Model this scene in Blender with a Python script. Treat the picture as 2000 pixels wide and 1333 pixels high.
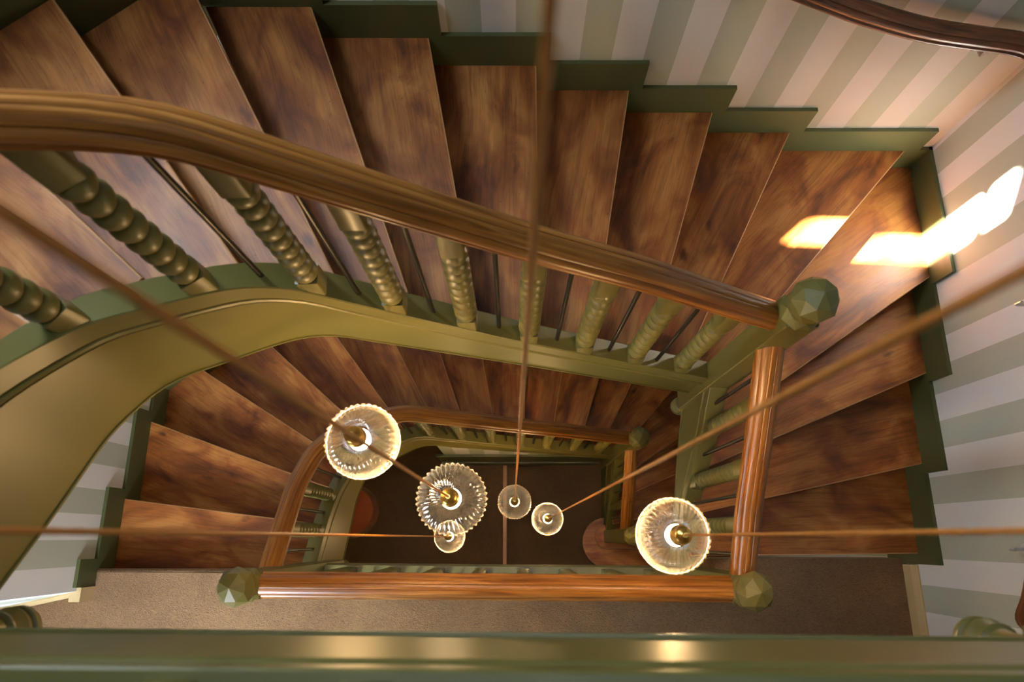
import bpy, math, random
from math import sin, cos, pi, atan2, hypot
from mathutils import Vector, Matrix
random.seed(4)
for o in list(bpy.data.objects): bpy.data.objects.remove(o, do_unlink=True)
S = bpy.context.scene
C = S.collection
H = 7.272                      # camera height above the ground floor; D below is depth under the camera
def Z(D): return H - D

# ------------------------------------------------------------------ camera, world, light, exposure
cam_d = bpy.data.cameras.new('camera'); cam = bpy.data.objects.new('camera', cam_d); C.objects.link(cam)
cam.location = (0, 0, H); cam.rotation_euler = (math.radians(16.05), 0, 0)
cam_d.lens = 24.0; cam_d.sensor_width = 36.0; cam_d.clip_start = 0.02
cam_d.dof.use_dof = True; cam_d.dof.focus_distance = 3.2; cam_d.dof.aperture_fstop = 2.8
S.camera = cam
S.view_settings.view_transform = 'Standard'; S.view_settings.look = 'None'
S.view_settings.gamma = 1.0; S.view_settings.use_curve_mapping = False
S.view_settings.exposure = 0.35
w = bpy.data.worlds.new('sky'); S.world = w; w.use_nodes = True
w.node_tree.nodes['Background'].inputs[0].default_value = (0.55, 0.72, 1.0, 1)
w.node_tree.nodes['Background'].inputs[1].default_value = 0.6
sd = bpy.data.lights.new('sun', 'SUN'); sun = bpy.data.objects.new('sun', sd); C.objects.link(sun)
sd.energy = 300.0; sd.angle = math.radians(0.9); sd.color = (1.0, 0.95, 0.9)
sun.rotation_euler = Vector((-1, 0.04, 0.775)).to_track_quat('Z', 'Y').to_euler()
sun.location = (-4, 2, 10)
def area(name, loc, target, sx, sy, power, col):
    d = bpy.data.lights.new(name, 'AREA'); d.shape = 'RECTANGLE'; d.size = sx; d.size_y = sy
    d.energy = power; d.color = col
    o = bpy.data.objects.new(name, d); C.objects.link(o); o.location = loc
    o.rotation_euler = (Vector(loc) - Vector(target)).to_track_quat('Z', 'Y').to_euler()
    return o
area('skylight_daylight', (0.0, 0.3, 11.3), (0.0, 0.3, 0), 2.2, 1.6, 110, (0.60, 0.76, 1.0))
wl = area('stair_window_daylight', (-1.59, 1.52, 7.15), (2.0, 0.2, 4.4), 0.30, 1.1, 24, (0.74, 0.86, 1.0))
wl.data.spread = math.radians(125)
hl = area('half_landing_window_daylight', (-2.0, -2.35, 4.7), (-0.9, 0.6, 2.6), 0.9, 1.3, 60, (0.80, 0.88, 1.0))
hl.data.spread = math.radians(95)

# ------------------------------------------------------------------ helpers
def mesh(name, v, f, mat, parent=None, smooth=False, origin=(0, 0, 0), rz=0.0, uv=None):
    """v in world space; the object's origin/rotation are given and the vertices are stored locally"""
    M = Matrix.Translation(Vector(origin)) @ Matrix.Rotation(rz, 4, 'Z')
    Mi = M.inverted()
    me = bpy.data.meshes.new(name)
    me.from_pydata([tuple(Mi @ Vector(p)) for p in v], [], f)
    if uv:
        L = me.uv_layers.new(name='UVMap')
        for poly in me.polygons:
            for li in poly.loop_indices:
                L.data[li].uv = uv[me.loops[li].vertex_index]
    if smooth is True:
        for p in me.polygons: p.use_smooth = True
    elif smooth:
        for p in me.polygons: p.use_smooth = True
        try: me.set_sharp_from_angle(angle=math.radians(smooth))
        except Exception: pass
    me.validate(); me.update()
    o = bpy.data.objects.new(name, me); C.objects.link(o)
    if mat: me.materials.append(mat)
    o.location = origin; o.rotation_euler = (0, 0, rz)
    if parent:
        o.parent = parent
        o.matrix_parent_inverse = Matrix.Identity(4)
        P = world_of(parent)
        o.matrix_basis = P.inverted() @ M
    return o
def world_of(o):
    m = o.matrix_basis.copy()
    while o.parent:
        o = o.parent; m = o.matrix_basis @ m
    return m
def thing(name, loc, label, cat, group=None):
    o = bpy.data.objects.new(name, None); C.objects.link(o); o.location = loc; o.empty_display_size = .1
    o['label'] = label; o['category'] = cat
    if group: o['group'] = group
    return o
def tag(o, label, cat, group=None):
    o['label'] = label; o['category'] = cat
    if group: o['group'] = group
    return o
def struct(name, v, f, mat, smooth=False, origin=(0, 0, 0), rz=0.0, parent=None):
    o = mesh(name, v, f, mat, parent, smooth, origin, rz)
    if parent is None: o['kind'] = 'structure'
    return o
def copy_part(src, parent, dz, label=None):
    c = src.copy(); C.objects.link(c); c.parent = parent
    W = Matrix.Translation((0, 0, dz)) @ world_of(src)
    c.matrix_basis = world_of(parent).inverted() @ W
    return c
def boxvf(x0, x1, y0, y1, z0, z1):
    v = [(x0, y0, z0), (x1, y0, z0), (x1, y1, z0), (x0, y1, z0), (x0, y0, z1), (x1, y0, z1), (x1, y1, z1), (x0, y1, z1)]
    f = [(0, 3, 2, 1), (4, 5, 6, 7), (0, 1, 5, 4), (1, 2, 6, 5), (2, 3, 7, 6), (3, 0, 4, 7)]
    return v, f
class B:
    def __init__(s): s.v = []; s.f = []
    def add(s, v, f):
        n = len(s.v); s.v += list(v); s.f += [tuple(i + n for i in q) for q in f]; return s
    def box(s, *a): return s.add(*boxvf(*a))
    def prism(s, poly, z0, z1):
        n = len(poly)
        area2 = sum(poly[i][0] * poly[(i + 1) % n][1] - poly[(i + 1) % n][0] * poly[i][1] for i in range(n))
        if area2 < 0: poly = poly[::-1]
        v = [(p[0], p[1], z0) for p in poly] + [(p[0], p[1], z1) for p in poly]
        f = [tuple(range(n))[::-1], tuple(range(n, 2 * n))] + [(i, (i + 1) % n, n + (i + 1) % n, n + i) for i in range(n)]
        return s.add(v, f)
    def lathe(s, c, prof, n=24, rot=0.0, caps=True):
        v = []; f = []
        for r, z in prof:
            for i in range(n):
                a = rot + 2 * pi * i / n
                v.append((c[0] + r * cos(a), c[1] + r * sin(a), c[2] + z))
        m = len(prof)
        up = prof[-1][1] > prof[0][1]
        for j in range(m - 1):
            for i in range(n):
                q = (j * n + i, j * n + (i + 1) % n, (j + 1) * n + (i + 1) % n, (j + 1) * n + i)
                f.append(q if up else q[::-1])
        if caps:
            a = tuple(range(n)); b = tuple(range((m - 1) * n, m * n))
            f += [a[::-1] if up else a, b if up else b[::-1]]
        return s.add(v, f)
    def tube(s, p, q, r, n=8):
        p = Vector(p); q = Vector(q); d = (q - p).normalized()
        a = d.orthogonal().normalized(); b = d.cross(a)
        v = [tuple(c + r * (cos(2 * pi * i / n) * a + sin(2 * pi * i / n) * b)) for c in (p, q) for i in range(n)]
        f = [(i, (i + 1) % n, n + (i + 1) % n, n + i) for i in range(n)] + [tuple(range(n))[::-1], tuple(range(n, 2 * n))]
        return s.add(v, f)
    def obj(s, name, mat, parent=None, smooth=False, origin=(0, 0, 0), rz=0.0):
        return mesh(name, s.v, s.f, mat, parent, smooth, origin, rz)

def interp(tab, s):
    if s <= tab[0][0]:
        (a, x), (b, y) = tab[0], tab[1]
    elif s >= tab[-1][0]:
        (a, x), (b, y) = tab[-2], tab[-1]
    else:
        for i in range(len(tab) - 1):
            if tab[i][0] <= s <= tab[i + 1][0]:
                (a, x), (b, y) = tab[i], tab[i + 1]; break
    return x + (y - x) * (s - a) / (b - a)
def smoothtab(tab, s, h=0.09):
    return sum(interp(tab, s + k * h / 3) for k in (-3, -2, -1, 0, 1, 2, 3)) / 7.0

class Path:
    def __init__(s, pts, fil=()):
        P = [Vector(p) for p in pts]; out = [P[0]]
        for i in range(1, len(P) - 1):
            t = fil[i - 1]
            a = P[i] + (P[i - 1] - P[i]).normalized() * t; b = P[i] + (P[i + 1] - P[i]).normalized() * t
            for k in range(9):
                u = k / 8.0; out.append(a * (1 - u) ** 2 + P[i] * 2 * u * (1 - u) + b * u * u)
        out.append(P[-1]); s.p = out; s.L = [0.0]
        for i in range(1, len(out)): s.L.append(s.L[-1] + (out[i] - out[i - 1]).length)
    def at(s, t):
        t = max(0, min(s.L[-1], t))
        for i in range(len(s.L) - 1):
            if t <= s.L[i + 1] + 1e-9:
                k = (t - s.L[i]) / max(1e-9, s.L[i + 1] - s.L[i]); break
        return s.p[i].lerp(s.p[i + 1], k)
    def tan(s, t):
        return (s.at(t + .03) - s.at(t - .03)).normalized()
    def off(s, t, d):     # d>0: away from the well (to the walker's right hand side when going up = left normal here)
        a = s.tan(t); return s.at(t) + Vector((a.y, -a.x)) * d
# going up (counter-clockwise) the outside is on the right: normal (ty,-tx) for E path going +Y is (+1,0)  -> outward

def sweep(name, stations, mat, parent, smooth=40, closed=True, origin=None):
    """stations: list of (pos2d, normal2d, [(lateral, z)...], s)"""
    v = []; uv = []; f = []
    n = len(stations[0][2])
    for (p, nn, prof, s) in stations:
        per = 0.0
        for k, (l, z) in enumerate(prof):
            if k: per += hypot(l - prof[k - 1][0], z - prof[k - 1][1])
            v.append((p.x + nn.x * l, p.y + nn.y * l, z)); uv.append((s, per))
    for j in range(len(stations) - 1):
        for i in range(n):
            k = (i + 1) % n
            f.append((j * n + i, j * n + k, (j + 1) * n + k, (j + 1) * n + i))
    f += [tuple(range(n))[::-1], tuple(range((len(stations) - 1) * n, len(stations) * n))]
    return mesh(name, v, f, mat, parent, smooth, origin or (0, 0, 0), 0.0, uv)

# ------------------------------------------------------------------ materials
def lin(r, g, b):
    f = lambda c: (c / 255) / 12.92 if c / 255 <= .04045 else (((c / 255) + .055) / 1.055) ** 2.4
    return (f(r), f(g), f(b), 1)
class M:
    def __init__(s, name):
        s.m = bpy.data.materials.new(name); s.m.use_nodes = True; s.t = s.m.node_tree; s.n = s.t.nodes; s.b = s.n['Principled BSDF']
    def new(s, t, **k):
        n = s.n.new(t)
        for a, b in k.items():
            if a.startswith('_'): n.inputs[a[1:].replace('_', ' ')].default_value = b
            else: setattr(n, a, b)
        return n
    def link(s, a, b): s.t.links.new(a, b)
    def ramp(s, src, stops):
        r = s.new('ShaderNodeValToRGB'); s.link(src, r.inputs[0])
        e = r.color_ramp.elements
        while len(e) < len(stops): e.new(.5)
        for x, (p, c) in zip(e, stops): x.position = p; x.color = c
        return r
    def noise(s, vec, scale, detail=3, dist=0.0):
        n = s.new('ShaderNodeTexNoise'); n.inputs['Scale'].default_value = scale; n.inputs['Detail'].default_value = detail
        n.inputs['Distortion'].default_value = dist
        if vec is not None: s.link(vec, n.inputs['Vector'])
        return n
    def mapping(s, src, scale=(1, 1, 1), loc=None):
        m = s.new('ShaderNodeMapping'); m.inputs['Scale'].default_value = scale; s.link(src, m.inputs['Vector'])
        if loc is not None: s.link(loc, m.inputs['Location'])
        return m.outputs[0]
    def mix(s, fac, a, b, mode='MIX'):
        x = s.new('ShaderNodeMix', data_type='RGBA', blend_type=mode)
        for i, val in ((0, fac), (6, a), (7, b)):
            if hasattr(val, 'is_linked') or hasattr(val, 'links'): s.link(val, x.inputs[i])
            else: x.inputs[i].default_value = val
        return x.outputs[2]
    def bump(s, h, strength=.2, dist=.01):
        b = s.new('ShaderNodeBump'); b.inputs['Strength'].default_value = strength; b.inputs['Distance'].default_value = dist
        s.link(h, b.inputs['Height']); s.link(b.outputs[0], s.b.inputs['Normal'])
    def set(s, **k):
        for a, b in k.items(): s.b.inputs[a.replace('_', ' ')].default_value = b

def paint(name, col, rough=.3, var=.12):
    m = M(name); tc = m.new('ShaderNodeTexCoord')
    n = m.noise(tc.outputs['Object'], 3.0, 3)
    d = tuple(c * (1 - var) for c in col[:3]) + (1,)
    m.link(m.mix(n.outputs[0], col, d), m.b.inputs['Base Color'])
    n2 = m.noise(tc.outputs['Object'], 60, 2); m.bump(n2.outputs[0], .05, .003)
    m.set(Roughness=rough); return m.m
sage = paint('olive_green_gloss_paint', (0.135, 0.118, 0.028, 1), .40)
sage_wall = paint('dark_olive_skirting_paint', (0.078, 0.088, 0.028, 1), .5)
cream = paint('cream_skirting_paint', lin(205, 180, 130), .4)
white_p = paint('white_ceiling_paint', lin(225, 220, 210), .8)
soffit_p = paint('stained_soffit_boards', lin(84, 62, 36), .6)
blackm = M('black_metal'); blackm.set(Base_Color=(.012, .010, .009, 1), Metallic=.3, Roughness=.32); blackm = blackm.m
brass = M('polished_brass'); brass.set(Base_Color=(.78, .50, .13, 1), Metallic=1.0, Roughness=.3); brass = brass.m
chrome = M('white_metal_bracket'); chrome.set(Base_Color=(.7, .7, .72, 1), Metallic=.6, Roughness=.3); chrome = chrome.m

def tread_wood():
    m = M('worn_oak_treads'); tc = m.new('ShaderNodeTexCoord'); oi = m.new('ShaderNodeObjectInfo')
    mul = m.new('ShaderNodeVectorMath', operation='SCALE'); mul.inputs[0].default_value = (31, 17, 7); m.link(oi.outputs['Random'], mul.inputs['Scale'])
    base = m.mapping(tc.outputs['Object'], (1, 1, 1), mul.outputs[0])
    wob = m.noise(base, 1.3, 3); 
    sep = m.new('ShaderNodeVectorMath', operation='ADD'); m.link(base, sep.inputs[0])
    sc = m.new('ShaderNodeVectorMath', operation='SCALE'); m.link(wob.outputs[1], sc.inputs[0]); sc.inputs['Scale'].default_value = .09
    m.link(sc.outputs[0], sep.inputs[1])
    wv = sep.outputs[0]
    g1 = m.noise(m.mapping(wv, (.9, 9, 9)), 1.0, 5, .5)
    g2 = m.noise(m.mapping(wv, (5, 150, 150)), 1.0, 4)
    g3 = m.noise(m.mapping(wv, (2.2, 48, 48)), 1.0, 4, .3)
    blot = m.noise(m.mapping(base, (2.6, 5.0, 4)), 1.1, 6, .8)
    c1 = m.ramp(g1.outputs[0], [(.25, lin(146, 90, 38)), (.45, lin(172, 110, 50)), (.6, lin(188, 126, 62)), (.8, lin(204, 148, 86))])
    c2 = m.ramp(blot.outputs[0], [(.30, lin(140, 108, 84)), (.46, lin(214, 192, 170)), (.60, (1, 1, 1, 1))])
    a = m.mix(1.0, c1.outputs[0], c2.outputs[0], 'MULTIPLY')
    c4 = m.ramp(g3.outputs[0], [(.32, (.66, .60, .54, 1)), (.50, (1, 1, 1, 1)), (.72, (1.0, 1.0, 1.0, 1))])
    a = m.mix(.8, a, c4.outputs[0], 'MULTIPLY')
    c3 = m.ramp(g2.outputs[0], [(.36, (.70, .66, .60, 1)), (.52, (1, 1, 1, 1))])
    a = m.mix(.7, a, c3.outputs[0], 'MULTIPLY')
    vo = m.new('ShaderNodeTexVoronoi'); vo.inputs['Scale'].default_value = 1.0; m.link(m.mapping(base, (2.3, 4.5, 4.5)), vo.inputs['Vector'])
    kn = m.noise(m.mapping(base, (12, 22, 22)), 1.0, 3)
    ad = m.new('ShaderNodeMath', operation='MULTIPLY_ADD'); m.link(kn.outputs[0], ad.inputs[0]); ad.inputs[1].default_value = .28; m.link(vo.outputs['Distance'], ad.inputs[2])
    k = m.ramp(ad.outputs[0], [(.17, (.16, .11, .08, 1)), (.25, (1, 1, 1, 1))])
    a = m.mix(.85, a, k.outputs[0], 'MULTIPLY')
    sp = m.new('ShaderNodeTexVoronoi'); sp.inputs['Scale'].default_value = 26; m.link(base, sp.inputs['Vector'])
    spr = m.ramp(sp.outputs['Distance'], [(.05, (.25, .2, .18, 1)), (.10, (1, 1, 1, 1))])
    a = m.mix(.6, a, spr.outputs[0], 'MULTIPLY')
    m.link(a, m.b.inputs['Base Color'])
    rr = m.new('ShaderNodeMapRange'); m.link(g1.outputs[0], rr.inputs[0]); rr.inputs[3].default_value = .42; rr.inputs[4].default_value = .60
    m.link(rr.outputs[0], m.b.inputs['Roughness'])
    m.bump(g2.outputs[0], .3, .002)
    return m.m
oak = tread_wood()
def rail_wood(name, a, b, c):
    m = M(name); uv = m.new('ShaderNodeUVMap')
    wv = m.mapping(uv.outputs[0], (3.0, 55, 1)); g = m.noise(wv, 1.0, 6, .8)
    bl = m.noise(m.mapping(uv.outputs[0], (2.2, 9, 1)), 1.0, 4, 1.0)
    c1 = m.ramp(g.outputs[0], [(.3, a), (.5, b), (.72, c)])
    c2 = m.ramp(bl.outputs[0], [(.25, (.55, .47, .4, 1)), (.55, (1, 1, 1, 1))])
    m.link(m.mix(1.0, c1.outputs[0], c2.outputs[0], 'MULTIPLY'), m.b.inputs['Base Color'])
    m.set(Roughness=.33); m.bump(g.outputs[0], .12, .002)
    return m.m
railw = rail_wood('varnished_handrail_wood', lin(108, 62, 18), lin(150, 94, 34), lin(178, 122, 56))
railw2 = rail_wood('dark_wall_handrail_wood', lin(80, 44, 22), lin(122, 72, 38), lin(150, 96, 56))

def carpet(name, a, b):
    m = M(name); tc = m.new('ShaderNodeTexCoord')
    n1 = m.noise(tc.outputs['Object'], 3.5, 5, .6); n2 = m.noise(m.mapping(tc.outputs['Object'], (70, 110, 90)), 1.0, 4, 1.5)
    x = m.mix(n1.outputs[0], a, b)
    r = m.ramp(n2.outputs[0], [(.3, (.62, .60, .58, 1)), (.62, (1, 1, 1, 1))])
    m.link(m.mix(1.0, x, r.outputs[0], 'MULTIPLY'), m.b.inputs['Base Color'])
    m.set(Roughness=.95); m.b.inputs['Sheen Weight'].default_value = .4
    m.bump(n2.outputs[0], .7, .012); return m.m
carpet_l = carpet('taupe_loop_carpet', lin(152, 116, 72), lin(118, 84, 46))
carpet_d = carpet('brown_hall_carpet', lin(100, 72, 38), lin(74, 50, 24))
def stripes():
    m = M('striped_wallpaper'); tc = m.new('ShaderNodeTexCoord')
    sx = m.new('ShaderNodeSeparateXYZ'); m.link(tc.outputs['Object'], sx.inputs[0])
    d = m.new('ShaderNodeMath', operation='DIVIDE'); m.link(sx.outputs[0], d.inputs[0]); d.inputs[1].default_value = .2756
    fr = m.new('ShaderNodeMath', operation='FRACT'); m.link(d.outputs[0], fr.inputs[0])
    gt = m.new('ShaderNodeMath', operation='LESS_THAN'); m.link(fr.outputs[0], gt.inputs[0]); gt.inputs[1].default_value = .5
    m.link(m.mix(gt.outputs[0], lin(186, 192, 176), lin(228, 228, 226)), m.b.inputs['Base Color'])
    n = m.noise(m.mapping(tc.outputs['Object'], (300, 12, 60)), 1.0, 3); m.bump(n.outputs[0], .08, .002)
    m.set(Roughness=.62); return m.m
paper = stripes()
def plain(name, col, rough=.5, metal=0.0):
    m = M(name); tc = m.new('ShaderNodeTexCoord'); n = m.noise(tc.outputs['Object'], 18, 3)
    m.link(m.mix(n.outputs[0], col, tuple(c * .75 for c in col[:3]) + (1,)), m.b.inputs['Base Color'])
    m.set(Roughness=rough, Metallic=metal); return m.m
velvet = plain('terracotta_velvet', lin(150, 74, 44), .8)
fringe_m = plain('brown_bullion_fringe', lin(120, 84, 56), .8)
strip_m = plain('brown_threshold_strip', lin(168, 112, 60), .45)
cord_m = plain('copper_twisted_flex', lin(205, 128, 48), .5)
def glassmat(rim):
    m = M('ribbed_clear_glass'); nt = m.n; nt.remove(m.b)
    out = [n for n in m.n if n.type == 'OUTPUT_MATERIAL'][0]
    tr = m.new('ShaderNodeBsdfTransparent'); tr.inputs[0].default_value = (.93, .90, .86, 1)
    gl = m.new('ShaderNodeBsdfGlossy'); gl.inputs['Roughness'].default_value = .06; gl.inputs[0].default_value = (1, .97, .93, 1)
    tl = m.new('ShaderNodeBsdfTranslucent'); tl.inputs[0].default_value = (.95, .88, .78, 1)
    lw = m.new('ShaderNodeLayerWeight'); lw.inputs[0].default_value = .35
    mr = m.new('ShaderNodeMapRange'); m.link(lw.outputs['Facing'], mr.inputs[0]); mr.inputs[3].default_value = .08; mr.inputs[4].default_value = .75
    tc = m.new('ShaderNodeTexCoord'); sx = m.new('ShaderNodeVectorMath', operation='MULTIPLY'); m.link(tc.outputs['Object'], sx.inputs[0]); sx.inputs[1].default_value = (1, 1, 0)
    ln = m.new('ShaderNodeVectorMath', operation='LENGTH'); m.link(sx.outputs[0], ln.inputs[0])
    rm = m.new('ShaderNodeMapRange'); m.link(ln.outputs['Value'], rm.inputs[0]); rm.inputs[1].default_value = .098; rm.inputs[2].default_value = .112; rm.inputs[3].default_value = .015; rm.inputs[4].default_value = rim
    a = m.new('ShaderNodeMixShader'); m.link(rm.outputs[0], a.inputs[0]); m.link(tr.outputs[0], a.inputs[1]); m.link(tl.outputs[0], a.inputs[2])
    b = m.new('ShaderNodeMixShader'); m.link(mr.outputs[0], b.inputs[0]); m.link(a.outputs[0], b.inputs[1]); m.link(gl.outputs[0], b.inputs[2])
    m.link(b.outputs[0], out.inputs[0]); return m.m
glass_b = glassmat(.11); glass_d = glassmat(.02)
def emis(name, col, s):
    m = M(name); m.set(Base_Color=col, Emission_Color=col, Emission_Strength=s); return m.m
bulb_m = emis('lit_warm_bulb', (1.0, .74, .42, 1), 45)

# ------------------------------------------------------------------ plan of the stair
SH = 3.06; R = 0.17; D1 = 4.042           # storey height, riser, depth of the first landing
XE = 2.22; YN = 1.985; XW = -2.35
DA = (-1.20, YN); DB = (XW, .97)          # diagonal north-west wall
front = Path([(.905, .70), (-.69, .70), (-1.04, .465), (-1.09, .25), (-1.105, -.16)], (.10, .085, .05))
eastp = Path([(.915, -.15), (.915, .68)])
def s2(t): return t - .91
TOP = [(s2(a), b) for a, b in [(.91, 3.07), (1.39, 2.73), (1.81, 2.43), (2.15, 2.155), (2.36, 1.975), (2.5, 1.84), (2.61, 1.725), (2.76, 1.62), (2.855, 1.56), (2.96, 1.48), (3.04, 1.385), (3.30, 1.13), (3.57, .965)]]
BOTU = [(s2(a), b) for a, b in [(.91, 3.42), (1.33, 3.13), (1.75, 2.845), (2.12, 2.605), (2.38, 2.44), (2.54, 2.32), (2.64, 2.24), (2.85, 2.12), (2.98, 1.985), (3.07, 1.895), (3.35, 1.69), (3.58, 1.50)]]
BOTL = [(s2(a), b) for a, b in [(.91, 3.42), (1.33, 3.13), (1.75, 2.86), (2.12, 2.66), (2.32, 2.54), (2.53, 2.33), (2.73, 2.20), (3.0, 1.95), (3.22, 1.85), (3.58, 1.64)]]
RAIL = [(s2(a), b) for a, b in [(.91, 2.28), (1.015, 2.205), (1.43, 1.89), (1.75, 1.685), (2.01, 1.495), (2.22, 1.338), (2.4, 1.203), (2.55, 1.085), (2.65, .985), (2.8, .86), (2.98, .72), (3.15, .60), (3.38, .46), (3.62, .33)]]
ETOP = [(0, 3.93), (.325, 3.72), (.445, 3.57), (.62, 3.31), (.83, 3.08)]
EBOT = [(0, 4.28), (.33, 3.99), (.48, 3.91), (.64, 3.81), (.83, 3.66)]
ERAIL = [(0, 2.985), (.25, 2.84), (.44, 2.70), (.62, 2.575), (.83, 2.43)]
NOSE = {1: ((.995, -.098), (XE, -.085)), 2: ((.995, .124), (XE, .383)), 3: ((.995, .342), (XE, .846)), 4: ((.995, .514), (XE, 1.331)),
        5: ((.995, .764), (2.096, YN)), 6: ((.793, .77), (1.414, YN)), 7: ((.586, .77), (.972, YN)), 8: ((.329, .77), (.539, YN)),
        9: ((.105, .77), (.105, YN)), 10: ((-.124, .77), (-.344, YN)), 11: ((-.342, .77), (-.780, YN)), 12: ((-.545, .77), (-1.195, YN)),
        13: ((-.79, .76), (-1.512, 1.710)), 14: ((-.985, .67), (-1.840, 1.420)), 15: ((-1.13, .49), (-2.166, 1.132)), 16: ((-1.17, .31), (XW, .725)),
        17: ((-1.18, .08), (XW, .225)), 18: ((-1.19, -.185), (XW, -.17))}
WALLC = {4: (XE, YN), 12: (-1.20, YN), 15: DB}     # wall corners passed by a tread (corner 12 lies almost on nosing 12)
def inner_end(k):
    I, O = Vector(NOSE[k][0]), Vector(NOSE[k][1]); d = (I - O).normalized()
    return I + d * .03, O
def seg_int(p, d, a, b):
    e = b - a; den = d.x * e.y - d.y * e.x
    if abs(den) < 1e-9: return None
    w_ = a - p; t = (w_.x * e.y - w_.y * e.x) / den; u = (w_.x * d.y - w_.y * d.x) / den
    return t if 0 <= u <= 1 and t > 0 else None

# ------------------------------------------------------------------ walls
wt = .12
def wall(name, a, b, z0, z1, phase=0.0, holes=None, flip=False):
    """inner face along a->b with the room on the left of a->b ; local x along a->b"""
    a = Vector((a[0], a[1], 0)); b = Vector((b[0], b[1], 0)); L = (b - a).length; d = (b - a).normalized(); n = Vector((-d.y, d.x, 0))
    rz = atan2(d.y, d.x)
    bb = B()
    def put(x0, x1, za, zb):
        v, f = boxvf(x0, x1, -wt, 0, za, zb)
        bb.add([tuple(a + d * p[0] + n * p[1] + Vector((0, 0, p[2]))) for p in v], f)
    if holes:
        hx0, hx1, hz0, hz1 = holes
        put(0, hx0, z0, z1); put(hx1, L, z0, z1); put(hx0, hx1, z0, hz0); put(hx0, hx1, hz1, z1)
    else: put(0, L, z0, z1)
    o = a - d * phase
    return struct(name, bb.v, bb.f, paper, origin=(o.x, o.y, 0), rz=rz)
ZT = 11.6
# stripe phase: green occupies local x in [0,.138)+k*.2756
wall('wall_east', (XE, -2.6), (XE, YN), -.02, ZT, phase=(.2756 * 20 - (YN - .165 + 2.6) + .1378) % .2756)
wall('wall_north', (XE, YN), DA, -.02, ZT, phase=0.0 + .2756 - .0)
# window in the diagonal wall
dl = hypot(DA[0] - DB[0], DA[1] - DB[1]); dd = Vector(((DB[0] - DA[0]) / dl, (DB[1] - DA[1]) / dl, 0))
def diag_x(X): return (DA[0] - X) / (DA[0] - DB[0]) * dl
hx0 = diag_x(-1.556) - .0; hx1 = diag_x(-1.751) + .0
wall('wall_northwest', DA, DB, -.02, ZT, phase=.1, holes=(hx0 - .03, hx1 + .03, Z(.81), Z(-.36)))
wall('wall_west', DB, (XW, -.28), -.02, ZT, phase=(.2756 * 20 - (.97 + .014) + .1378) % .2756 + .0)
wall('wall_southwest', (XW, -.28), (-3.4, -.50), -.02, ZT, phase=.05)
wall('wall_far_west', (-3.4, -.50), (-3.4, -2.6), -.02, ZT)
wall('wall_south', (-3.4, -2.6), (XE, -2.6), -.02, ZT)
v, f = boxvf(-3.6, XE + .2, -2.8, YN + .2, ZT, ZT + .15); struct('ceiling', v, f, white_p)
# window frame in the diagonal wall
def wpt(x, y, z):     # along, depth into wall (+ outward), height
    n = Vector((-dd.y, dd.x, 0)); p = Vector((DA[0], DA[1], 0)) + dd * x - n * y; return (p.x, p.y, z)
wx0, wx1, wz0, wz1 = hx0 - .03, hx1 + .03, Z(.81), Z(-.36)
panes = [(hx0, hx1, Z(.776), Z(-.07)), (hx0, hx1, Z(-.11), Z(-.335))]
fv = []; ff = []
def rr_loop(x0, x1, z0, z1, r, n=5):
    out = []
    for cx, cz, a0 in ((x1 - r, z1 - r, 0), (x0 + r, z1 - r, 90), (x0 + r, z0 + r, 180), (x1 - r, z0 + r, 270)):
        for k in range(n): 
            a = math.radians(a0 + 90 * k / (n - 1)); out.append((cx + r * cos(a), cz + r * sin(a)))
    return out
cells = [(wx0, wx1, wz0, Z(-.09)), (wx0, wx1, Z(-.09), wz1)]
fb = B()
for (c0, c1, c2, c3), (p0, p1, p2, p3) in zip(cells, panes):
    inn = rr_loop(p0, p1, p2, p3, .035); N = len(inn)
    outer = []
    cx, cz = (p0 + p1) / 2, (p2 + p3) / 2
    for i in range(N):
        q = i // 5; outer.append([(c1, c3), (c0, c3), (c0, c2), (c1, c2)][q])
    for y0, flip in ((.03, 0), (.07, 1)):
        v = [wpt(x, y0, z) for x, z in inn] + [wpt(x, y0, z) for x, z in outer]
        f = []
        for i in range(N):
            j = (i + 1) % N; q = (i, j, N + j, N + i); f.append(q[::-1] if flip else q)
        fb.add(v, f)
    v = [wpt(x, .03, z) for x, z in inn] + [wpt(x, .07, z) for x, z in inn]
    fb.add(v, [(i, (i + 1) % N, N + (i + 1) % N, N + i) for i in range(N)])
win = mesh('window_1', fb.v, fb.f, paint('window_frame_paint', lin(215, 212, 205), .4), origin=wpt((wx0 + wx1) / 2, .05, wz0)); win['kind'] = 'structure'

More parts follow.
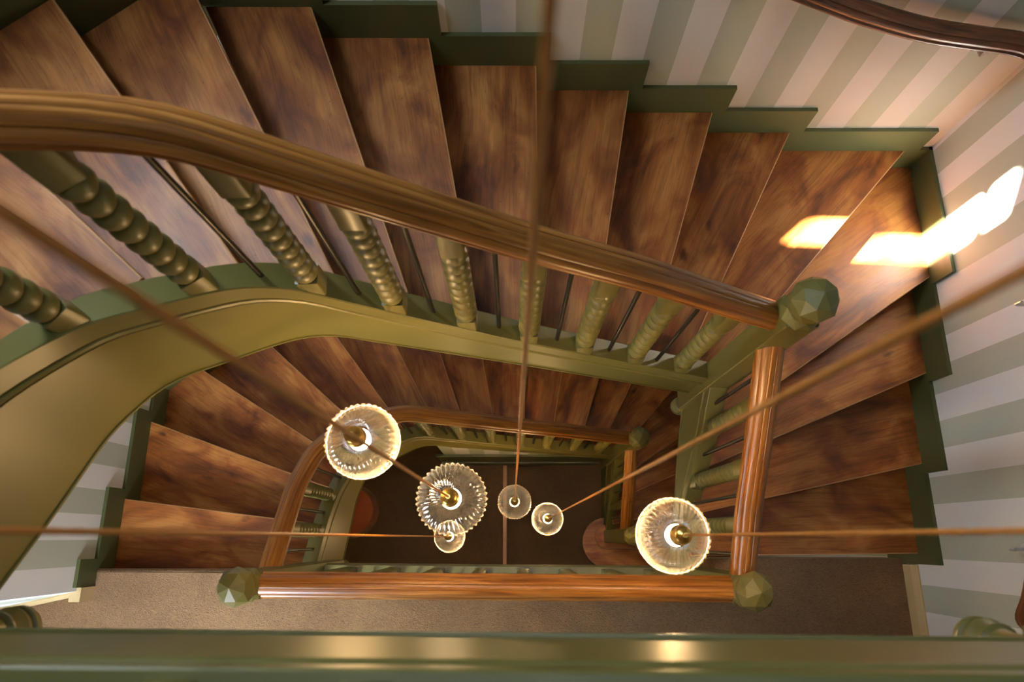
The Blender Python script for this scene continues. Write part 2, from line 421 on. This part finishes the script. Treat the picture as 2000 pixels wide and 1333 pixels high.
# stepped skirtings on the walls (one set per flight)
def skirting(name, dz):
    segs = {'east': [], 'north': [], 'northwest': [], 'west': []}
    t = .02
    def side(p):
        if abs(p[0] - XE) < 1e-3: return 'east'
        if abs(p[1] - YN) < 1e-3 and p[0] > -1.196: return 'north'
        if p[0] > XW + 1e-3: return 'northwest'
        return 'west'
    ends = {'east': ((XE, -.145), (XE, YN)), 'north': ((XE, YN), DA), 'northwest': (DA, DB), 'west': (DB, (XW, -.26))}
    for sd_, (a, b) in ends.items():
        a = Vector(a); b = Vector(b); d = (b - a).normalized(); L = (b - a).length
        ks = [k for k in range(1, 19) if side(NOSE[k][1]) == sd_]
        edges = [((Vector(NOSE[k][1]) - a).dot(d) - .055, k) for k in ks]
        bb = B(); n = Vector((-d.y, d.x))
        spans = []
        first = ks[0] - 1
        if edges[0][0] > 0 and first >= 1: spans.append((0, edges[0][0], first))
        for i, (e, k) in enumerate(edges):
            e2 = edges[i + 1][0] if i + 1 < len(edges) else L
            spans.append((max(0, e), e2, k))
        for (x0, x1, k) in spans:
            D = D1 - R * k + dz; z0 = Z(D) - .32; z1 = Z(D) + .18
            if k == 18 : z1 = Z(D) + .17
            if sd_ == 'east' and dz > 1 and k == 1: pass
            v, f = boxvf(x0, x1, 0, t, z0, z1)
            bb.add([(a.x + d.x * p[0] + n.x * p[1], a.y + d.y * p[0] + n.y * p[1], p[2]) for p in v], f)
        o = mesh(name + '_' + sd_, bb.v, bb.f, sage_wall, origin=(a.x, a.y, Z(D1 + dz)))
        o['kind'] = 'structure'
skirting('trim_1', 0.0); skirting('trim_2', SH)

# ------------------------------------------------------------------ floors and landings
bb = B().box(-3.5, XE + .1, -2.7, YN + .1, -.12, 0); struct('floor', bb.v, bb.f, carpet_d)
def landing(name, zt, th=.26):
    bb = B(); poly = [(-3.5, -2.65), (XE + .05, -2.65), (XE + .05, -.115), (1.0, -.115), (1.0, -.20), (-1.1, -.20), (-1.14, -.195), (XW - .05, -.19), (XW - .05, -.19), (-3.5, -.50)]
    bb.prism(poly, zt - th, zt)
    o = struct(name, bb.v, bb.f, carpet_l)
    b2 = B()     # carpet rolled over the nosing at the head of the lower flight
    pr = [(.0, 0), (.012, -.004), (.019, -.014), (.02, -.03), (.012, -.042), (0, -.045)]
    v = []; 
    for x in (XW, -1.16):
        v += [(x, -.19 + a, zt + b_) for a, b_ in pr]
    n = len(pr); f = [(i, (i + 1) % n, n + (i + 1) % n, n + i) for i in range(n)] + [tuple(range(n))[::-1], tuple(range(n, 2 * n))]
    m2 = mesh('carpet_nosing', v, f, carpet_l, o, 40, origin=(0, 0, 0))
    return o
landing('floor_1', Z(D1)); landing('floor_2', Z(D1 - SH))
# mass of the next flight above (closed soffit), seen only as the shade it gives, and the top landing
sv = B()
for k in range(1, 18):
    p = [Vector(NOSE[k][0]), Vector(NOSE[k][1])] + ([Vector((XE, YN))] if k == 4 else [Vector(DB)] if k == 15 else []) + [Vector(NOSE[k + 1][1]), Vector(NOSE[k + 1][0])]
    zt = Z(D1 - SH - R * k); sv.prism([(q.x, q.y) for q in p], zt - .34, zt)
struct('ceiling_2', sv.v, sv.f, soffit_p)
sv = B().box(-3.4, XE, -2.6, -.2, Z(D1 - 2 * SH) - .26, Z(D1 - 2 * SH)); struct('floor_3', sv.v, sv.f, soffit_p)
# cream baseboards on the first landing
def base_profile(name, a, b, z, h=.12, t=.022):
    a = Vector(a); b = Vector(b); d = (b - a).normalized(); n = Vector((-d.y, d.x)); pr = [(0, 0), (t, 0), (t, h * .62), (t * .82, h * .66), (t * .82, h * .72), (t * .55, h * .82), (t * .62, h * .88), (t * .3, h), (0, h)]
    v = []
    for p in (a, b): v += [(p.x + n.x * l, p.y + n.y * l, z + q) for l, q in pr]
    m = len(pr); f = [(i, m + i, m + (i + 1) % m, (i + 1) % m) for i in range(m)] + [tuple(range(m)), tuple(range(m, 2 * m))[::-1]]
    o = mesh(name, v, f, cream, origin=(a.x, a.y, z)); o['kind'] = 'structure'
base_profile('baseboard_east', (XE, -2.6), (XE, -.145), Z(D1))
base_profile('baseboard_southwest', (XW, -.28), (-3.4, -.50), Z(D1))
v, f = boxvf(XW - .035, XW + .025, -.335, -.262, Z(D1), Z(D1) + .13)
o = struct('trim_3', v, f, cream)

# ------------------------------------------------------------------ flights: treads, risers, strings
def tread_poly(k):
    I, O = inner_end(k); I2, O2 = inner_end(k + 1)
    up = .045
    nrm = Vector((-(O2 - I2).y, (O2 - I2).x)).normalized()
    if nrm.dot((I + O) / 2 - (I2 + O2) / 2) > 0: nrm = -nrm
    outer = [O]
    if k == 4: outer.append(Vector((XE, YN)))
    if k == 11 or k == 12: pass
    if k == 15: outer.append(Vector(DB))
    # outer back end, slid along the wall a little
    wd = {1: (0, 1), 2: (0, 1), 3: (0, 1)}.get(k)
    wdir = None
    if k <= 3: wdir = Vector((0, 1))
    elif k <= 11: wdir = Vector((-1, 0))
    elif k <= 14: wdir = Vector((dd.x, dd.y))
    else: wdir = Vector((0, -1))
    back_o = O2 + wdir * (up / max(.3, abs(wdir.dot(nrm)))) if k != 11 else O2.copy()
    back_i = I2 + nrm * up
    mid = []
    if k == 5 or k == 4: mid = []
    return [I] + outer + [back_o, back_i] + mid
CORN = {4: None}
def round_poly_tread(name, poly, zt, th, mat, parent, origin, rz, lip=.005):
    """slab with a small rounded arris along every edge (cheap two-ring bevel)"""
    n = len(poly); ar = sum(poly[i].x * poly[(i + 1) % n].y - poly[(i + 1) % n].x * poly[i].y for i in range(n))
    if ar < 0: poly = poly[::-1]
    c = sum(poly, Vector((0, 0))) / n
    def inset(q):
        out = []
        for i in range(n):
            p0, p1, p2 = poly[i - 1], poly[i], poly[(i + 1) % n]
            a = (p1 - p0).normalized(); b = (p2 - p1).normalized()
            na = Vector((-a.y, a.x)); nb = Vector((-b.y, b.x)); m = (na + nb)
            if m.length < 1e-4: m = na
            m = m.normalized(); k_ = q / max(.35, m.dot(na)); out.append(p1 + m * k_)
        return out
    rings = [(inset(lip), zt - th), (poly, zt - th + lip), (poly, zt - lip), (inset(lip * .3), zt - lip * .3), (inset(lip), zt)]
    v = []; f = []
    for pl, z in rings: v += [(p.x, p.y, z) for p in pl]
    for j in range(len(rings) - 1):
        for i in range(n):
            k = (i + 1) % n; f.append((j * n + i, j * n + k, (j + 1) * n + k, (j + 1) * n + i))
    f += [tuple(range(n))[::-1], tuple(range((len(rings) - 1) * n, len(rings) * n))]
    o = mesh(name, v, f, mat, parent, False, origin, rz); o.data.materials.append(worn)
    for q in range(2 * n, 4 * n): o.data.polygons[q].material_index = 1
    return o
worn = plain('worn_tread_edge_highlight', lin(196, 148, 100), .4)  # worn lip, with the light caught on the arris put into its pale colour
up = thing('staircase', (1.5, -.1, Z(D1)), 'upper winding flight of worn oak treads with an olive inner string', 'staircase', None)
lo = thing('staircase', (1.5, -.3, 0), 'lower winding flight of oak treads rising from the hall to the first landing', 'staircase', None)
upper_parts = []
riser_m = plain('dark_oak_riser', lin(92, 54, 28), .5)
for k in range(1, 18):
    I, O = inner_end(k); a = (O - I); rz = atan2(a.y, a.x); zt = Z(D1 - R * k)
    poly = tread_poly(k)
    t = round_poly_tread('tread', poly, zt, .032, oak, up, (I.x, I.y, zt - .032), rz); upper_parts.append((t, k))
for k in range(1, 19):
    I, O = inner_end(k); a = (O - I).normalized(); n = Vector((-a.y, a.x))
    cen = Vector((0, .3)) if False else None
    # riser set 30 mm behind the nosing
    nxt = inner_end(min(18, k + 1)); ref = (nxt[0] + nxt[1]) / 2 - (I + O) / 2
    if k == 18: ref = Vector((0, -1))
    if n.dot(ref) < 0: n = -n
    zt = Z(D1 - R * k); A = I + n * .03 + a * .0; E_ = O + n * .03
    if k <= 4: E_.x = XE - .002
    elif k <= 12: E_.y = min(E_.y, YN - .002)
    q = [A, E_, E_ + n * .015, A + n * .015]
    bb = B().prism([(p.x, p.y) for p in q], zt - R - .0, zt - .032 if k < 18 else zt - .05)
    t = bb.obj('riser', riser_m, up, origin=(I.x, I.y, zt - R), rz=atan2(a.y, a.x)); upper_parts.append((t, k))
for t, k in upper_parts:
    if k == 1: continue
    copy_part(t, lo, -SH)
# lower flight's own bottom steps
def dpoly(cx, cy, r, xr, front_y, n=14):
    pts = [Vector((cx + r * cos(math.radians(90 + 180 * i / n)), cy + r * sin(math.radians(90 + 180 * i / n)))) for i in range(n + 1)]
    return pts + [Vector((xr, front_y)), Vector((xr, cy + r))]
z1 = Z(D1 + SH - R)      # top of the second step
bb = dpoly(.925, .005, .112, XE, -.107); bb = bb[:-1] + [Vector((XE, .43)), Vector((.995, .17))]
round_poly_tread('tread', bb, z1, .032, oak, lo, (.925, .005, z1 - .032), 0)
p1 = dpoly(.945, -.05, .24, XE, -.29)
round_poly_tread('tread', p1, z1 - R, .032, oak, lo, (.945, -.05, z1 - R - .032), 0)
def shrink_step(poly, z0, z1_, q=.025):
    c = Vector((.97, poly[0].y - .0))
    bb = B(); bb.prism([(p.x if p.x > 1.5 else p.x + q * (1 if p.x < .9 else .5), p.y + (q if p.y < -.05 else -q * .5)) for p in poly], z0, z1_)
    return bb
shrink_step(p1, 0, z1 - R - .032).obj('riser', riser_m, lo, origin=(.945, -.05, 0))
bq = B().prism([(p.x + (.018 if p.x < 1.5 else 0), p.y + (.018 if p.y < 0 else 0)) for p in dpoly(.925, .005, .1, XE, -.095)], z1 - R, z1 - .032)
bq.obj('riser', riser_m, lo, origin=(.925, .005, z1 - R))

def string_station(p, n, zt, zb, s, w=.085, bd=.085):
    # lateral 0 = face towards the well, negative = proud into the well
    o = .012
    pr = [(w, zb), (w, zt - .004), (w - .004, zt), (-.008 + o, zt), (-.012 + o, zt - .004), (-.012 + o, zt - bd), (-.006 + o, zt - bd - .007), (-.013 + o, zt - bd - .013), (-.016 + o, zt - bd - .021),
          (-.013 + o, zt - bd - .029), (-.005 + o, zt - bd - .033), (-.011 + o, zt - bd - .040), (-.011 + o, zt - bd - .046), (0 + o, zt - bd - .053), (0 + o, zb + .008), (-.006 + o, zb + .008), (-.006 + o, zb)]
    return (p, n, pr, s)
def make_strings(root, dz, BOT, e0=0.0):
    st = []
    N = 70; L = front.L[-1]
    for i in range(N + 1):
        s = L * i / N; a = front.tan(s); n = Vector((a.y, -a.x))
        st.append(string_station(front.at(s), n, Z(smoothtab(TOP, s, .04) + dz), Z(smoothtab(BOT, s, .05) + dz), s))
    sweep('string_board', st, sage, root, 30, origin=(.905, .70, Z(3.4 + dz)))
    st = []
    for i in range(19):
        s = e0 + (.83 - e0) * i / 18; n = Vector((1, 0))
        st.append(string_station(eastp.at(s), n, Z(interp(ETOP, s) + dz), Z(max(-9, interp(EBOT, s) + dz)), s))
    sweep('string_board', st, sage, root, 30, origin=(.915, -.15, Z(4.2 + dz)))
make_strings(up, 0.0, BOTU); make_strings(lo, SH, BOTL, .20)

# ------------------------------------------------------------------ balustrade pieces
RAILP = [(0, .040), (.007, .0395), (.0085, .0375), (.0100, .0390), (.017, .0365), (.023, .033), (.0285, .026), (.0305, .020), (.0255, .0165), (.0350, .0125), (.0405, .003), (.040, -.008), (.035, -.015), (.029, -.017),
         (.0295, -.021), (.034, -.024), (.0355, -.031), (.031, -.038), (.018, -.040)]
RAILP = [(x, z) for x, z in RAILP] + [(-x, z) for x, z in RAILP[:0:-1]]
def rail_pts(pos, n, zc, s, k=1.3):
    return (pos, n, [(x * k, zc + z * k) for x, z in RAILP], s)
def twist(bb, c, z0, z1, rz, w=.066, bot_blk=.085, top_blk=.17):
    """square block, two-start twist, square block"""
    c = Vector(c)
    def blk(za, zb):
        h = w / 2; ch = .004
        pts = [(-h + ch, -h), (h - ch, -h), (h, -h + ch), (h, h - ch), (h - ch, h), (-h + ch, h), (-h, h - ch), (-h, -h + ch)]
        q = [(c.x + x * cos(rz) - y * sin(rz), c.y + x * sin(rz) + y * cos(rz)) for x, y in pts]
        bb.prism(q, za, zb)
    blk(z0, z0 + bot_blk); blk(z1 - top_blk, z1)
    a = z0 + bot_blk - .002; b = z1 - top_blk + .002; L = b - a
    nb = max(3, round(L / .0615)); sp = L / nb; n = 18; rv = .024; rb = .0395
    prof = []
    for q in range(nb):
        for k in range(7):
            u = k / 6.0; prof.append((rv + (rb - rv) * max(0.0, sin(pi * (.04 + .92 * u))) ** .55, a + sp * (q + u)))
    bb.lathe((c.x, c.y, 0), prof, n)
def baluster(parent, c, z0, z1, rz, bot=.085):
    L = z1 - z0; bb = B(); twist(bb, c, z0, z1, rz, bot_blk=.10 + max(0, L - .8) * .2, top_blk=.145 + max(0, L - .8) * .2)
    return bb.obj('baluster', sage, parent, 50, origin=(c[0], c[1], z0), rz=rz)
def rod(parent, c, z0, z1):
    bb = B().tube((c[0], c[1], z0), (c[0], c[1], z1), .008, 10)
    return bb.obj('spindle_rod', blackm, parent, 40, origin=(c[0], c[1], z0))
def newel(parent, c, ztop, zbot, drop=True):
    """ztop: centre of the faceted cap; zbot: end of the drop (or the floor)"""
    h = .056; ch = .012; x, y = c
    def octo(r, cc): return [(x - r + cc, y - r), (x + r - cc, y - r), (x + r, y - r + cc), (x + r, y + r - cc), (x + r - cc, y + r), (x - r + cc, y + r), (x - r, y + r - cc), (x - r, y - r + cc)]
    bb = B(); z0 = zbot + (.245 if drop else 0)
    bb.prism(octo(h, .004), z0, ztop - .12)
    post = bb.obj('newel_post', sage, parent, origin=(x, y, z0))
    cb = B()
    # chamfered neck and faceted ball
    v = []; f = []
    rings = [(.073, -.12, 22.5), (.058, -.085, 0), (.066, -.06, 22.5), (.078, -.005, 0), (.056, .040, 22.5)]
    for r, z, a0 in rings:
        for i in range(8):
            a = math.radians(a0 + 45 * i); v.append((x + r * cos(a), y + r * sin(a), ztop + z))
    for j in range(len(rings) - 1):
        sh = 1 if rings[j][2] > rings[j + 1][2] else 0
        for i in range(8):
            p, q = j * 8 + i, j * 8 + (i + 1) % 8
            r_, s_ = (j + 1) * 8 + i, (j + 1) * 8 + (i + 1) % 8
            if sh: f += [(p, s_, r_), (p, q, s_)]
            else: f += [(p, q, r_), (q, s_, r_)]
    v.append((x, y, ztop + .066)); ap = len(v) - 1; j = len(rings) - 1
    for i in range(8): f.append((j * 8 + i, j * 8 + (i + 1) % 8, ap))
    f.append(tuple(range(8))[::-1])
    cb.add(v, f); cb.obj('newel_cap', sage, post, origin=(x, y, ztop - .12))
    if drop:
        db = B(); pr = [(.010, 0), (.030, .004), (.043, .013), (.049, .026), (.049, .036), (.042, .041), (.040, .047), (.047, .053), (.049, .062), (.044, .072), (.040, .080), (.038, .086), (.043, .092), (.043, .099), (.034, .106), (.030, .13), (.031, .18), (.036, .215), (.044, .235), (.048, .247)]
        db.lathe((x, y, zbot), pr, 24); db.obj('newel_drop', sage, post, 35, origin=(x, y, zbot))
    return post

# flight balustrade: baluster positions measured along the well edge
NB = [s2(t) for t in (1.065, 1.30, 1.53, 1.752, 1.972, 2.195, 2.412, 2.645, 2.90, 3.135, 3.345)]
NR = [s2(t) for t in (1.185, 1.415, 1.64, 1.862, 2.084, 2.30, 2.52, 2.775, 3.02, 3.24, 3.45)]
EB = [.20, .425, .65]; ER = [.08, .32, .545, .755]
def flight_balustrade(root, dz, e0=0.0, rail_e0=0.0, src=None):
    dr = -.035; n2 = 60; L = front.L[-1]; st = []
    for i in range(n2 + 1):
        s = .0 + (L + .0) * i / n2; a = front.tan(s); n = Vector((a.y, -a.x))
        st.append(rail_pts(front.at(s) + n * .042, n, Z(smoothtab(RAIL, s, .07) + dz + dr), s))
    sweep('handrail', st, railw, root, 55, origin=(.9, .74, Z(2.3 + dz)))
    st = []
    for i in range(19):
        s = rail_e0 + (.83 - rail_e0) * i / 18; n = Vector((1, 0))
        st.append(rail_pts(eastp.at(s) + n * .042, n, Z(interp(ERAIL, s) + dz), s))
    sweep('handrail', st, railw, root, 55, origin=(.957, -.15, Z(3 + dz)))
    for s in NB:
        a = front.tan(s); n = Vector((a.y, -a.x)); p = front.at(s) + n * .038
        baluster(root, (p.x, p.y), Z(smoothtab(TOP, s, .04) + .03 + dz), Z(smoothtab(RAIL, s, .07) + .03 + dr + dz), atan2(a.y, a.x), .115)
    for s in NR:
        a = front.tan(s); n = Vector((a.y, -a.x)); p = front.at(s) + n * .042
        rod(root, (p.x, p.y), Z(smoothtab(TOP, s, .04) + .02 + dz), Z(smoothtab(RAIL, s, .07) + .02 + dr + dz))
    for s in EB:
        if s < e0: continue
        baluster(root, (.957, -.15 + s), Z(interp(ETOP, s) + .03 + dz), Z(interp(ERAIL, s) + .02 + dz), pi / 2, .115)
    for s in ER:
        if s < e0: continue
        rod(root, (.957, -.15 + s), Z(interp(ETOP, s) + .02 + dz), Z(interp(ERAIL, s) + .01 + dz))
bu = thing('balustrade', (.96, .725, Z(3.1)), 'balustrade of the upper flight, big handrail over twisted olive balusters', 'balustrade')
bl = thing('balustrade', (.96, .725, Z(3.1 + SH)), 'balustrade of the lower flight, its smaller-looking rail bending round behind the glass lamps', 'balustrade')
flight_balustrade(bu, 0.0)
newel(bu, (.958, .722), Z(2.03), Z(3.90))
flight_balustrade(bl, SH, .25, .20)
newel(bl, (.958, .722), Z(2.03 + SH), Z(3.90 + SH))
newel(bl, (.955, .01), Z(5.52), Z(6.93), drop=False)

def landing_balustrade(dz, label, rodsx=True):
    # landing edge: string, newels, rail, balusters
    root = thing('balustrade', (0, -.19, Z(D1 + dz)), label, 'balustrade')
    W_, E_ = Vector((-1.085 if dz == 0 else -1.045, -.188)), Vector((.955, -.205)); d = (E_ - W_).normalized(); n = Vector((d.y, -d.x))    # n points away from the well (south)
    L = (E_ - W_).length
    off = -.046
    st = []
    for s in (.05, L - .05):
        p = W_ + d * s + n * off; st.append(string_station(p, n, Z(D1 - .10 + dz), Z(D1 + .285 + dz), s, .085, .028))
    sweep('string_board', st, sage, root, 30, origin=(0, -.19, Z(D1 + .3 + dz)))
    st = []
    for i in range(13):
        s = .05 + (L - .1) * i / 12; st.append(rail_pts(W_ + d * s, n, Z(2.985 + dz), s))
    sweep('handrail', st, railw, root, 55, origin=(0, -.19, Z(3 + dz)))
    xs = [-.88, -.643, -.401, -.171, .06, .29, .521, .751]
    rz = atan2(d.y, d.x)
    for x in xs:
        p = W_ + d * (x - W_.x); baluster(root, (p.x, p.y), Z(D1 - .08 + dz), Z(3.0 + dz), rz, .11)
    for a, b in zip([-1.0] + xs, xs + [.86]):
        if a == -1.0: continue
        x = (a + b) / 2; p = W_ + d * (x - W_.x); rod(root, (p.x, p.y), Z(D1 - .09 + dz), Z(3.01 + dz))
    newel(root, (W_.x, W_.y), Z(2.84 + dz), Z(D1 + .60 + dz))
    newel(root, (E_.x, E_.y), Z(2.84 + dz), Z(D1 + .56 + dz))
    return root
landing_balustrade(0.0, 'straight balustrade on the first landing, orange wood rail between two faceted newel caps')
landing_balustrade(-SH, 'nearest balustrade along the top landing, blurred olive fascia across the bottom')

# ------------------------------------------------------------------ wall handrail
wr = thing('handrail', (2.1, 1.0, Z(2.7)), 'dark wooden wall handrail curving round the corner on the striped wallpaper', 'handrail')
pts = [(XE - .03, -.36, 3.05), (XE - .07, -.32, 3.05), (XE - .08, -.2, 2.95), (XE - .08, .1, 2.82), (XE - .08, .6, 2.68), (XE - .08, 1.1, 2.50), (XE - .08, 1.6, 2.35), (XE - .08, 1.82, 2.325),
       (XE - .11, 1.885, 2.315), (XE - .20, 1.915, 2.305), (1.85, 1.915, 2.275), (1.62, 1.91, 2.225), (1.38, 1.91, 2.15), (1.15, 1.91, 2.06), (.6, 1.91, 1.82), (0, 1.91, 1.54), (-.6, 1.91, 1.29), (-1.1, 1.88, 1.07)]
st = []; acc = 0
fine = []
for i in range(len(pts) - 1):
    p0 = Vector(pts[max(0, i - 1)]); p1_ = Vector(pts[i]); p2 = Vector(pts[i + 1]); p3 = Vector(pts[min(len(pts) - 1, i + 2)])
    for k in range(5):
        t = k / 5; fine.append(.5 * ((2 * p1_) + (-p0 + p2) * t + (2 * p0 - 5 * p1_ + 4 * p2 - p3) * t * t + (-p0 + 3 * p1_ - 3 * p2 + p3) * t ** 3))
fine.append(Vector(pts[-1]))
for i, p in enumerate(fine):
    a = fine[max(0, i - 1)]; b = fine[min(len(fine) - 1, i + 1)]; t = Vector((b.x - a.x, b.y - a.y)).normalized()
    if i: acc += (p - fine[i - 1]).length
    st.append(rail_pts(Vector((p.x, p.y)), Vector((t.y, -t.x)), Z(p.z), acc, 1.05))
sweep('rail', st, railw2, wr, 55, origin=(2.1, 1.0, Z(2.7)))
for (x, y, D, nx, ny) in [(XE, -.05, 3.005, 1, 0), (XE, .95, 2.68, 1, 0), (1.93, YN, 2.315, 0, 1), (.8, YN, 1.92, 0, 1), (-.4, YN, 1.375, 0, 1)]:
    bb = B(); bx, by = (x - .078 * nx, y - .075 * ny); z = Z(D) - .03
    bb.tube((bx, by, z), (bx, by, z - .035), .007); bb.tube((bx, by, z - .033), (x, y, z - .045), .007)
    bb.tube((x - .008 * nx, y - .008 * ny, z - .045), (x, y, z - .045), .025, 16)
    bb.obj('bracket', chrome, wr, 40, origin=(x, y, z))

# ------------------------------------------------------------------ ground floor details
tag(B().box(-.092, -.055, -2.5, .755, 0, .006).obj('threshold_strip', strip_m, origin=(-.07, 0, 0)), 'thin brown joint strip across the dark hall carpet', 'floor strip')
# closed wall under the lower flight (striped paper over a green dado), along the well edge
bb = B()
prev = None
for i in range(25):
    s = 1.55 * i / 24; p = front.at(s)
    if p.x < -.86: break
    zt = Z(smoothtab(BOTL, s, .08) + SH) + .02
    if prev:
        (xa, za) = prev; bb.add([(xa, .755, 0), (p.x, .755, 0), (p.x, .755, zt), (xa, .755, za), (xa, .80, 0), (p.x, .80, 0), (p.x, .80, zt), (xa, .80, za)],
               [(1, 0, 3, 2), (4, 5, 6, 7), (2, 3, 7, 6)])
    prev = (p.x, zt)
struct('wall_under_stair', bb.v, bb.f, paper, origin=(.02, .755, 0))
bb = B().box(-.72, .90, .742, .756, 0, .74).box(-.72, .90, .732, .756, .70, .76).box(-.72, .90, .728, .745, 0, .22)
struct('trim_4', bb.v, bb.f, sage_wall)
bb = B()
for i in range(10):
    s0 = .16 + .67 * i / 10; s1 = .16 + .67 * (i + 1) / 10
    za, zb = Z(interp(EBOT, s0) + SH) + .02, Z(interp(EBOT, s1) + SH) + .02
    y0, y1 = -.15 + s0, -.15 + s1
    bb.add([(.93, y0, 0), (.93, y1, 0), (.93, y1, zb), (.93, y0, za), (.96, y0, 0), (.96, y1, 0), (.96, y1, zb), (.96, y0, za)], [(0, 3, 2, 1), (4, 5, 6, 7), (3, 7, 6, 2)])
struct('trim_5', bb.v, bb.f, sage_wall)
# round fringed stool below the left string
stl = thing('stool', (-1.56, .242, 0), 'round terracotta stool with a fringed edge on the hall carpet, left', 'stool')
sb = B().lathe((-1.56, .242, .1), [(.19, 0), (.20, .02), (.20, .30), (.215, .33), (.222, .36), (.215, .385), (.19, .40), (.10, .408), (.01, .41)], 48)
sb.obj('seat', velvet, stl, 40, origin=(-1.56, .242, .1))
fb2 = B()
for i in range(110):
    a = 2 * pi * i / 110; c_, s_ = cos(a), sin(a)
    fb2.tube((-1.56 + .218 * c_, .242 + .218 * s_, .475), (-1.56 + .247 * c_, .242 + .247 * s_, .455), .0032, 5)
    fb2.tube((-1.56 + .247 * c_, .242 + .247 * s_, .455), (-1.56 + .25 * c_, .242 + .25 * s_, .36), .0032, 5)
fr = fb2.obj('fringe', fringe_m, stl, 40, origin=(-1.56, .242, .36)); fr['kind'] = 'stuff'
for a in (45, 135, 225, 315):
    c_, s_ = cos(math.radians(a)), sin(math.radians(a))
    B().lathe((-1.56 + .14 * c_, .242 + .14 * s_, 0), [(.014, 0), (.02, .1)], 12).obj('leg', riser_m, stl, 40, origin=(-1.56 + .14 * c_, .242 + .14 * s_, 0))

# ------------------------------------------------------------------ pendants
def shade_mesh(kind):
    nr = 40; n = nr * 4; v = []; f = []
    if kind == 'bell':
        prof = [(.026, .100, 0), (.040, .103, .3), (.060, .100, .7), (.080, .090, 1), (.096, .074, 1), (.107, .054, 1), (.114, .032, 1), (.1175, .012, .8), (.1175, 0, .5), (.111, -.006, .3), (.104, 0, .3), (.101, .016, .4)]
    else:
        prof = [(.026, .062, 0), (.042, .060, .3), (.062, .054, .7), (.082, .043, 1), (.100, .028, 1.2), (.112, .013, 1.5), (.1175, .002, 1.7), (.1150, -.004, 1.5), (.108, -.002, 1), (.09, .012, .6)]
    for r, z, w_ in prof:
        for i in range(n):
            a = 2 * pi * i / n; q = cos(2 * pi * (i % 4) / 4) * .0021 * w_
            v.append(((r + q) * cos(a), (r + q) * sin(a), z + q * .8))
    for j in range(len(prof) - 1):
        for i in range(n):
            k = (i + 1) % n; f.append((j * n + i, (j + 1) * n + i, (j + 1) * n + k, j * n + k))
    me = bpy.data.meshes.new('glass_shade'); me.from_pydata(v, [], f); me.materials.append(glass_b if kind == 'bell' else glass_d)
    for p in me.polygons: p.use_smooth = True
    return me
shade_me = {k: shade_mesh(k) for k in ('bell', 'dish')}
def simple_me(name, bb, mat, smooth=40):
    me = bpy.data.meshes.new(name); me.from_pydata(bb.v, [], bb.f); me.materials.append(mat)
    for p in me.polygons: p.use_smooth = True
    try: me.set_sharp_from_angle(angle=math.radians(smooth))
    except Exception: pass
    return me
cap_me = simple_me('lamp_cap', B().lathe((0, 0, 0), [(.024, -.012), (.031, -.010), (.031, .004), (.027, .008), (.027, .040), (.0245, .046), (.018, .050), (.008, .056), (.007, .066)], 32), brass)
bulb_me = simple_me('bulb', B().lathe((0, 0, 0), [(.004, -.083), (.020, -.078), (.031, -.062), (.034, -.046), (.031, -.030), (.020, -.014), (.013, 0)], 20), bulb_m, 180)
rose_me = simple_me('ceiling_rose', B().lathe((0, 0, 0), [(.055, 0), (.055, -.02), (.045, -.03), (.01, -.034)], 32), brass)
def pendant(label, x, y, D, kind, power, dx=0, dy=0):
    z = Z(D); t = thing('pendant_lamp', (x, y, z), label, 'pendant lamp', 'glass pendants hanging in the stairwell')
    ht = .100 if kind == 'bell' else .062
    for nm, me, zz in (('glass_shade', shade_me[kind], 0), ('lamp_cap', cap_me, ht + .008), ('bulb', bulb_me, ht - .004), ('ceiling_rose', rose_me, ZT - z)):
        o = bpy.data.objects.new(nm, me); C.objects.link(o); o.parent = t; o.location = (0, 0, zz)
    # two-strand twisted flex, as one long rope
    z0 = ht + .07; z1_ = ZT - z - .03; n = 10; turns = 1 / .045
    v = []; f = []; m = int((z1_ - z0) / .015)
    for j in range(m + 1):
        zz = z0 + (z1_ - z0) * j / m; ph = 2 * pi * turns * zz
        for i in range(n):
            th = 2 * pi * i / n; r = .0027 + .0012 * abs(cos(th - ph)); v.append((r * cos(th), r * sin(th), zz))
    for j in range(m):
        for i in range(n):
            k = (i + 1) % n; f.append((j * n + i, j * n + k, (j + 1) * n + k, (j + 1) * n + i))
    me = bpy.data.meshes.new('flex'); me.from_pydata(v, [], f); me.materials.append(cord_m)
    for p in me.polygons: p.use_smooth = True
    o = bpy.data.objects.new('flex', me); C.objects.link(o); o.parent = t
    ld = bpy.data.lights.new('bulb_light', 'POINT'); ld.energy = power; ld.color = (1.0, .62, .26); ld.shadow_soft_size = .035
    l = bpy.data.objects.new('bulb_light', ld); C.objects.link(l); l.parent = t; l.location = (0, 0, .02)
PW = 21.0
pendant('large glowing ribbed glass lamp, furthest left of the three big ones', -.464, .287, 2.135, 'bell', PW)
pendant('big clear glass dish lamp with scalloped rim, overlapping a small lamp', -.201, .123, 2.327, 'dish', PW)
pendant('small clear glass dish lamp over the brown floor strip', .018, .240, 4.946, 'dish', PW)
pendant('small lamp with bright white rim just right of the floor strip', .262, .131, 5.22, 'bell', PW)
pendant('large glowing ribbed glass lamp furthest right, beside the right-hand handrail', .507, .006, 2.246, 'bell', PW)
pendant('small bright-rimmed lamp partly hidden under the big clear dish lamp', -.470, .006, 5.354, 'bell', PW)
